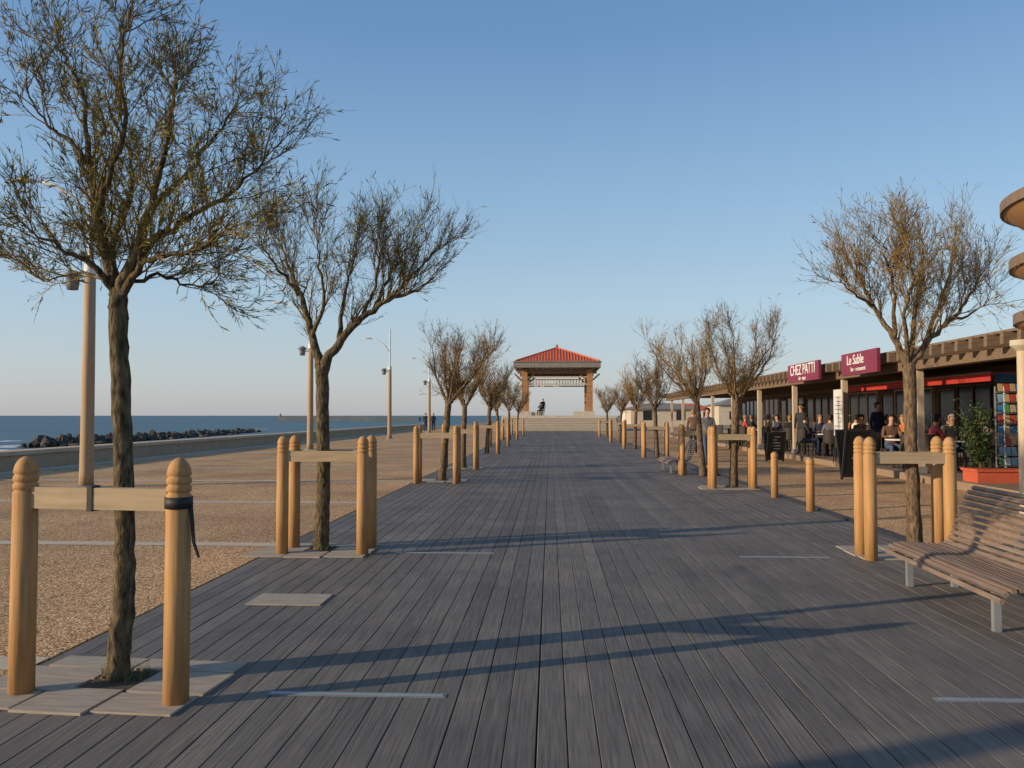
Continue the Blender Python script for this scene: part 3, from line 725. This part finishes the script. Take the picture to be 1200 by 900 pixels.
a_=atx(1030,436,SX); c_=atx(988,441,SX); d_=atx(988,416,SX)
sign('magenta shop sign with small script lettering Le Sable, nearer of the two',a_.y,c_.y,c_.z,d_.z,[('Le Sable',.36,.38,.2),('bar - restaurant',.16,.14,0)])
mp_=empty('menu_panel',(8.4,24.72,TZ),0,'white menu panel standing against a canopy post','menu board')
MB().b6(-.02,.02,-.35,.35,.75,2.1).build('panel',WHITEP,mp_)
for y in (-.3,.3): MB().b6(-.015,.015,y-.02,y+.02,0,.75).build('leg',DARKM,mp_)
rng=random.Random(2)
for k in range(9): MB().b6(-.024,-.0205,-.28,rng.uniform(0,.28),.9+k*.12,.925+k*.12).build('text_line',GREYP,mp_)
def aboard(label,px,py,wd,ht,rz,z=0):
    p=G(px,py,z); t=empty('chalkboard_sign',(p.x,p.y,z),rz,label,'chalkboard','chalkboards in front of the cafes')
    for s in (-1,1):
        rot=Matrix.Rotation(s*R(-11),3,'X'); c=Vector((0,s*ht*.19*.5,ht/2))
        m=MB(); m.box(c,(wd-.1,.014,ht-.1),rot); pn=m.build('slate',SLATE,t)
        f=MB()
        for q,sz in (((-wd/2+.025,0,0),(.05,.03,ht)),((wd/2-.025,0,0),(.05,.03,ht)),((0,0,ht/2-.025),(wd-.1,.03,.05)),((0,0,-ht/2+.1),(wd-.1,.03,.05))):
            f.box(c+rot@Vector(q),sz,rot)
        f.build('frame',DARKM,t)
        if s<0:
            rr=random.Random(px)
            for k in range(7):
                w_=rr.uniform(.3,.75)*wd*.5; ck=MB(); ck.box(c+rot@Vector((rr.uniform(-.05,.05),-.0095,ht*.33-k*ht*.1)),(w_,.003,ht*.02),rot)
                ck.build('chalk_line',CHALK,pn)
    return t
aboard('tall black chalkboard standing on the gravel right of the bollards',1002,562,.72,1.18,R(12))
aboard('smaller black chalkboard beside the pale canopy post',908,541,.62,.98,R(10))
aboard('black chalkboard near the far bench beside the deck',862,527,.6,.95,R(5))
CG='dark wicker chairs on the cafe terrace'
def make_chair():
    t=empty('cafe_chair',(0,0,0),0,'','chair',CG)
    MB().b6(-.22,.22,-.22,.2,.43,.47).build('seat',WICK,t)
    m=MB()
    for k in range(9):
        a_=R(-70+140*k/8)
        m.box((.235*math.sin(a_),.02+.2*math.cos(a_),.68),(.07,.02,.42),Matrix.Rotation(-a_,3,'Z'))
    m.build('backrest',WICK,t)
    for sx in (-1,1):
        for sy in (-1,1):
            l=MB(); l.tube([Vector((sx*.2,sy*.19,.43)),Vector((sx*.22,sy*.22,0))],[.016,.013],6); l.build('leg',DARKM,t)
    return t
def make_table():
    t=empty('cafe_table',(0,0,0),0,'','table','round tables on the cafe terrace')
    MB().lathe([(.0,.71),(.38,.71),(.39,.72),(.39,.735),(.38,.745),(.0,.745)],seg=24).build('table_top',WHITEP,t)
    MB().lathe([(.03,.03),(.03,.71)],seg=10).build('pedestal',DARKM,t)
    MB().lathe([(.0,.0),(.25,.0),(.25,.02),(.05,.05),(.0,.05)],seg=18).build('base',DARKM,t)
    return t
tabs=[(9.0,24.0,'single diners table'),(9.1,28.0,'group table'),(9.9,20.4,'table near the shrub'),(8.95,32.0,'table by the fourth post'),(8.9,21.6,'nearest table'),(11.2,24.5,'back table by the windows'),(11.3,29.5,'back table behind the group'),(9.0,36.0,'table beyond the fourth post'),(9.1,41.0,'farthest table'),(11.6,21.6,'back table near the shrub'),(10.2,26.2,'middle table behind the tall chalkboard')]
t0=make_table(); c0=None
words=['window side','sea side','far side','near side']
chairs={}
for i,(x,y,l) in enumerate(tabs):
    lab='round white cafe table, the '+l
    if i==0: t0.location=(x,y,TZ); t0['label']=lab
    else: dup(t0,(x,y,TZ),0,lab)
    for k,(dx,dy) in enumerate(((.72,.1),(-.72,-.05),(.05,.75),(-.1,-.75))):
        if i in (5,6,9) and k==0: continue
        if i==4 and k==1: continue
        cx,cy=x+dx,y+dy; rz=math.atan2(-dx,dy)
        lab='dark wicker chair, %s of the %s'%(words[k],l)
        if c0 is None:
            c0=make_chair(); c0.location=(cx,cy,TZ); c0.rotation_euler=(0,0,rz); c0['label']=lab
        else: dup(c0,(cx,cy,TZ),rz,lab)
        chairs[(i,k)]=(cx,cy,rz)
pb=G(1146,566,TZ)
pl=empty('planter_box',(pb.x,pb.y,0),0,'orange red planter box at the right edge below the postcards','planter')
MB().b6(0,1.0,0,.6,TZ,TZ+.22).build('box_body',PLANTER,pl); MB().b6(-.03,1.03,-.03,.63,TZ+.22,TZ+.27).build('rim',PLANTER,pl)
sh=empty('leafy_shrub',(pb.x+.22,pb.y+.3,TZ+.25),0,'green leafy shrub in the orange planter box','shrub')
rng=random.Random(77); m=MB(); lf=MB()
for k in range(18):
    a_=rng.random()*6.28; tp=Vector((math.cos(a_)*.32*rng.random()-.08,math.sin(a_)*.3*rng.random(),rng.uniform(.7,1.3)))
    pts=[Vector((0,0,0)),tp*.5+Vector((0,0,.05)),tp]; m.tube(pts,[.012,.009,.004],5)
    for j in range(110):
        p=pts[1].lerp(tp,rng.uniform(-.7,1.05))+jit(rng,.09)
        d=(jit(rng,.8)+Vector((0,0,.4))).normalized(); s=d.orthogonal().normalized()*.02; l=rng.uniform(.05,.09)
        n=len(lf.v); lf.v+=[p,p+d*l*.5+s,p+d*l,p+d*l*.5-s]; lf.f.append([n,n+1,n+2,n+3])
m.build('stems',BARKM,sh); lf.build('foliage',LEAFG,sh)
rp_=at(1178,500,pb.y+.95)
rk=empty('postcard_rack',(rp_.x,rp_.y,TZ),R(8),'tall metal rack of colourful postcards at the right edge','postcard rack')
m=MB(); m.lathe([(.03,0),(.03,1.95)],seg=8); m.lathe([(.0,0),(.3,0),(.3,.03),(.0,.04)],seg=16)
for sx in (-1,1): m.b6(sx*.3-.012,sx*.3+.012,-.14,-.116,.25,1.95)
for k in range(8): m.b6(-.288,.288,-.15,-.118,.28+k*.22,.30+k*.22)
m.build('frame',STEEL,rk)
pc=[solid('postcard_'+n_,c_,.5) for n_,c_ in (('blue',(.06,.25,.55)),('sand',(.6,.45,.25)),('white',(.75,.75,.72)),('red',(.55,.08,.06)),('green',(.1,.35,.15)),('sky',(.3,.55,.7)))]
rng=random.Random(5)
for k in range(8):
    for j in range(4):
        MB().box((-.205+j*.137,-.16,.30+k*.22+.085),(.115,.006,.16),Matrix.Rotation(R(-10),3,'X')).build('postcard',rng.choice(pc),rk)
dup(rk,(rp_.x+.62,rp_.y+.15,TZ),R(-8),'second metal rack of postcards partly cut by the right edge')
bp_=at(1166,440,pb.y+1.4)
ps=empty('poster_banner',(bp_.x,bp_.y,2.25),R(4),'blue banner hanging above the postcard racks','banner')
MB().b6(0,1.2,-.01,.01,-.03,.16).build('cloth',BLUEP,ps); m=MB(); m.tube([Vector((0,0,.17)),Vector((1.2,0,.17))],[.014,.014],6); m.build('rod',STEEL,ps)

# round balcony tower
tw=empty('round_tower',(8.9,12,0),0,'round tower with tan curved balconies cut by the right edge of the picture','building')
MB().lathe([(1.35,-.1),(1.35,7.5),(.0,7.6)],seg=40).build('wall',STONE,tw,True)
for zb,zt_,r in ((4.12,4.72,2.19),(3.34,3.84,2.09),(2.74,3.02,2.05)):
    o=MB().lathe([(1.36,zb-.04),(r*.74,zb),(r*.97,zt_-.2),(r,zt_-.16)],seg=56).build('balcony',BALC,tw,True)
    MB().lathe([(r+.002,zt_-.16),(r+.05,zt_-.15),(r+.05,zt_),(r-.06,zt_),(r-.06,zt_-.14),(1.36,zt_-.14)],seg=56).build('rim',BALT,o)
cp=at(1199,440,12.9); x,y=cp.x-8.9,.9
o=MB().lathe([(.10,.16),(.085,.3),(.08,2.8)],(x,y,-.16),16).build('column',TANP,tw,True)
MB().lathe([(.085,2.48),(.14,2.53),(.17,2.56),(.17,2.64)],(x,y,0),20).build('capital',STONE,o)

# ------------------------------------------------------------------ people
def person(label,loc,rz,pose,top,legs,hair,seed=0,scale=1.0):
    P={}
    if pose=='sit':
        P.update(pel=(0,.02,.56),sp=(0,.03,.75),ch=(0,.0,.97),nk=(0,-.02,1.09),h1=(0,-.035,1.17),h2=(0,-.045,1.265),h3=(0,-.03,1.33),
        sl=(-.17,0,1.02),el=(-.23,-.08,.78),wl=(-.14,-.33,.80),hl=(-.11,-.41,.805),sr=(.17,0,1.02),er=(.23,-.1,.78),wr=(.15,-.3,.86),hr=(.12,-.37,.885),
        pl=(-.1,-.02,.53),kl=(-.12,-.42,.54),al=(-.12,-.40,.09),tl=(-.12,-.54,.035),pr=(.1,-.02,.53),kr=(.12,-.42,.54),ar=(.12,-.43,.09),tr=(.12,-.57,.035))
    else:
        st=.22 if pose=='walk' else .02
        P.update(pel=(0,0,.94),sp=(0,0,1.13),ch=(0,.0,1.33),nk=(0,-.01,1.455),h1=(0,-.02,1.535),h2=(0,-.03,1.63),h3=(0,-.015,1.70),
        sl=(-.175,0,1.385),el=(-.22,.02+st*.4,1.10),wl=(-.22,-.06+st*.6,.87),hl=(-.215,-.08+st*.6,.79),sr=(.175,0,1.385),er=(.22,.02-st*.4,1.10),wr=(.22,-.08-st*.7,.88),hr=(.215,-.11-st*.7,.80),
        pl=(-.09,0,.89),kl=(-.1,-.03-st*.5,.49),al=(-.1,.02-st,.085),tl=(-.11,-.12-st,.035),pr=(.09,0,.89),kr=(.1,-.02+st*.2,.49),ar=(.1,.03+st,.085),tr=(.11,-.11+st,.035))
    rad=dict(pel=(.14,.11),sp=(.125,.095),ch=(.155,.105),nk=(.052,.055),h1=(.066,.075),h2=(.076,.092),h3=(.05,.065),sl=.06,el=.045,wl=.031,hl=.03,sr=.06,er=.045,wr=.031,hr=.03,
      pl=.088,kl=.062,al=.042,tl=.036,pr=.088,kr=.062,ar=.042,tr=.036)
    names=list(P); idx={n_:i for i,n_ in enumerate(names)}
    E=[('pel','sp'),('sp','ch'),('ch','nk'),('nk','h1'),('h1','h2'),('h2','h3'),('ch','sl'),('sl','el'),('el','wl'),('wl','hl'),('ch','sr'),('sr','er'),('er','wr'),('wr','hr'),
       ('pel','pl'),('pl','kl'),('kl','al'),('al','tl'),('pel','pr'),('pr','kr'),('kr','ar'),('ar','tr')]
    me=bpy.data.meshes.new('tmp'); me.from_pydata([P[n_] for n_ in names],[(idx[a],idx[b_]) for a,b_ in E],[]); me.update()
    ob=bpy.data.objects.new('tmp',me); COL.objects.link(ob)
    ob.modifiers.new('skin','SKIN'); sv=me.skin_vertices[0].data
    for n_,i in idx.items():
        r=rad[n_]; sv[i].radius = r if isinstance(r,tuple) else (r,r); sv[i].use_root=(n_=='pel')
    s=ob.modifiers.new('sub','SUBSURF'); s.levels=2; s.render_levels=2
    dg=bpy.context.evaluated_depsgraph_get(); dg.update()
    bm=bmesh.new(); bm.from_mesh(ob.evaluated_get(dg).to_mesh())
    bpy.data.objects.remove(ob)
    def seg_d(p,a,b_):
        ab=b_-a; t=max(0,min(1,(p-a).dot(ab)/max(1e-9,ab.length_squared))); return (p-a-ab*t).length
    region={}
    for a,b_ in E:
        if a in('nk','h1','h2') : m_=0
        elif b_ in ('hl','hr'): m_=0
        elif a in ('al','ar'): m_=3
        elif a in ('pl','pr','kl','kr') or b_ in('pl','pr'): m_=2
        else: m_=1
        region[(a,b_)]=m_
    segs=[(Vector(P[a]),Vector(P[b_]),region[(a,b_)]) for a,b_ in E]
    for f in bm.faces:
        c_=f.calc_center_median(); f.material_index=min(segs,key=lambda q:seg_d(c_,q[0],q[1]))[2]; f.smooth=True
    ex=MB()
    for sd,wn,hn in ((-1,'wl','hl'),(1,'wr','hr')):
        h_=Vector(P[hn]); d=(h_-Vector(P[wn])).normalized(); side=Vector((0,0,1)).cross(d) if abs(d.z)<.8 else Vector((0,1,0))
        side=(side-d*side.dot(d)).normalized(); dn=d.cross(side).normalized()
        for k,l in enumerate((.066,.078,.072,.055)):
            p0=h_+side*((k-1.5)*.017); ex.tube([p0,p0+d*l*.55+dn*.006,p0+d*l*.9+dn*.022],[.0085,.008,.006],6)
        p0=h_-d*.03-side*.028; ex.tube([p0,p0-side*.025+d*.025,p0-side*.03+d*.055],[.01,.009,.007],6)
    hd=Vector(P['h2'])
    ex.tube([hd+Vector((0,-.075,.02)),hd+Vector((0,-.105,-.02)),hd+Vector((0,-.09,-.03))],[.008,.014,.008],6)
    for sx in (-1,1): ex.box(hd+Vector((sx*.078,.005,0)),(.014,.03,.055))
    vs=[bm.verts.new(v) for v in ex.v]
    for f in ex.f: ff=bm.faces.new([vs[i] for i in f]); ff.material_index=0
    ey=MB()
    for sx in (-1,1): ey.lathe([(0,-.009),(.009,0),(0,.009)],hd+Vector((sx*.03,-.083,.012)),6)
    ey.box(hd+Vector((0,-.084,-.055)),(.04,.008,.008))
    vs=[bm.verts.new(v) for v in ey.v]
    for f in ey.f: ff=bm.faces.new([vs[i] for i in f]); ff.material_index=4
    root=empty('person',loc,rz,label,'person'); root.scale=(scale,)*3
    m2=bpy.data.meshes.new('body'); bm.to_mesh(m2); bm.free()
    for m_ in (SKINM,CLOTH[top],CLOTH[legs],STRAP,HAIR['dark']): m2.materials.append(m_)
    o=bpy.data.objects.new('body',m2); COL.objects.link(o); o.parent=root
    hm=MB()
    prof=[(.0,.118),(.045,.112),(.075,.09),(.09,.055),(.092,.02),(.086,-.03),(.07,-.075)]
    hm.lathe(prof,hd+Vector((0,.022,0)),16,1,1.05)
    hm.f=[f for f in hm.f if not (sum((hm.v[i].y for i in f))/4 < hd.y-.02 and sum((hm.v[i].z for i in f))/4 < hd.z+.055)]
    hm.build('hair',HAIR[hair],root,True)
    return root
def sit_at(key,*a,**k):
    cx,cy,rz=chairs[key]; return person(a[0],(cx,cy,TZ),rz,'sit',*a[1:],**k)
sit_at((1,1),'seated person in black at the group cafe table, back to the deck','black','denim','dark')
sit_at((1,0),'seated person in orange top at the group cafe table, facing the deck','orange','grey','dark')
sit_at((1,2),'seated person in navy on the far side of the group table','navy','black','fair')
sit_at((1,3),'seated person in grey on the near side of the group table','grey','black','dark')
sit_at((0,0),'seated person in black on the window side of the single diners table','black','black','fair')
sit_at((0,2),'seated person in brown on the far side of the single diners table','brown','denim','dark')
sit_at((2,1),'seated person in red on the sea side of the table near the shrub','red','denim','dark')
sit_at((2,2),'seated person in black on the far side of the table near the shrub','black','denim','grey')
sit_at((3,0),'seated person in white at the table by the fourth post','white','denim','grey')
sit_at((3,1),'seated person in brown at the table by the fourth post','brown','black','dark')
sit_at((3,3),'seated person in black at the table by the fourth post','black','grey','fair')
sit_at((5,1),'seated person in orange at the back table by the windows','orange','denim','dark')
sit_at((5,3),'seated person in grey at the back table by the windows','grey','black','dark')
sit_at((6,1),'seated person in white at the back table behind the group','white','denim','dark')
sit_at((6,3),'seated person in brown at the back table behind the group','brown','denim','fair')
sit_at((7,0),'seated person in navy at the table beyond the fourth post','navy','black','dark')
sit_at((7,1),'seated person in red at the table beyond the fourth post','red','black','fair')
sit_at((8,0),'seated person in black at the farthest table','black','denim','grey')
sit_at((9,1),'seated person in white at the back table near the shrub','white','black','dark')
sit_at((10,0),'seated person in orange at the middle table behind the tall chalkboard','orange','black','fair')
sit_at((10,3),'seated person in navy at the middle table behind the tall chalkboard','navy','denim','dark')
sit_at((4,2),'seated person in brown at the nearest table','brown','denim','dark')
person('standing waiter in black beside the pale post and chalkboard',(8.6,29.0,TZ),R(-40),'stand','black','black','dark')
person('standing person in dark jacket under the canopy by the red awning',(9.7,25.2,TZ),R(20),'stand','navy','denim','dark')
person('person in grey walking along the deck edge near the second right tree',(4.75,25.5,0),R(5),'walk','grey','denim','dark')
person('person in brown jacket walking near the cafes beyond the second right tree',(5.6,33,0),R(170),'walk','brown','black','fair')
person('person in dark coat walking by the low wall, left of the pair',(-11.9,79,0),R(10),'walk','black','navy','dark')
person('person in blue coat walking by the low wall, right of the pair',(-11.2,79.4,0),R(10),'walk','navy','black','grey')
person('dark silhouetted person standing on the bandstand platform',(-.75,86,1.5),R(30),'stand','black','black','dark')
person('dark silhouetted person sitting on the bandstand seat wall',(-1.0,84.25,1.47),R(-25),'sit','black','black','dark')

# ------------------------------------------------------------------ far buildings
def house(label,x,y,wd,dp,hh,rh,wm,rm):
    t=empty('house',(x,y,-.03),0,label,'house','distant low houses')
    MB().b6(-wd/2,wd/2,-dp/2,dp/2,0,hh).build('wall',wm,t)
    m=MB(); o_=.5
    a=[(-wd/2-o_,-dp/2-o_,hh),(wd/2+o_,-dp/2-o_,hh),(wd/2+o_,dp/2+o_,hh),(-wd/2-o_,dp/2+o_,hh)]; r0=(-wd/2+dp*.4,0,hh+rh); r1=(wd/2-dp*.4,0,hh+rh)
    m.poly([a[0],a[1],r1,r0]); m.poly([a[2],a[3],r0,r1]); m.poly([a[1],a[2],r1]); m.poly([a[3],a[0],r0]); m.poly(a[::-1])
    m.build('roof',rm,t)
    n_=max(2,int(wd/4))
    for k in range(n_): MB().b6(-wd/2+wd*(k+.5)/n_-.6,-wd/2+wd*(k+.5)/n_+.6,-dp/2-.04,-dp/2-.002,.9,2.2).build('window',GLASS,t)
house('distant white low house with red roof right of the bandstand',21,150,16,9,2.6,1.1,WHITEP,ROOFT)
house('distant brown pavilion with grey roof behind the farthest right trees',15.5,118,9,7,2.4,.9,STONE,FASC)
house('distant wide grey house at the end of the cafe row',36,140,18,10,3.2,1.5,STONE,FASC)
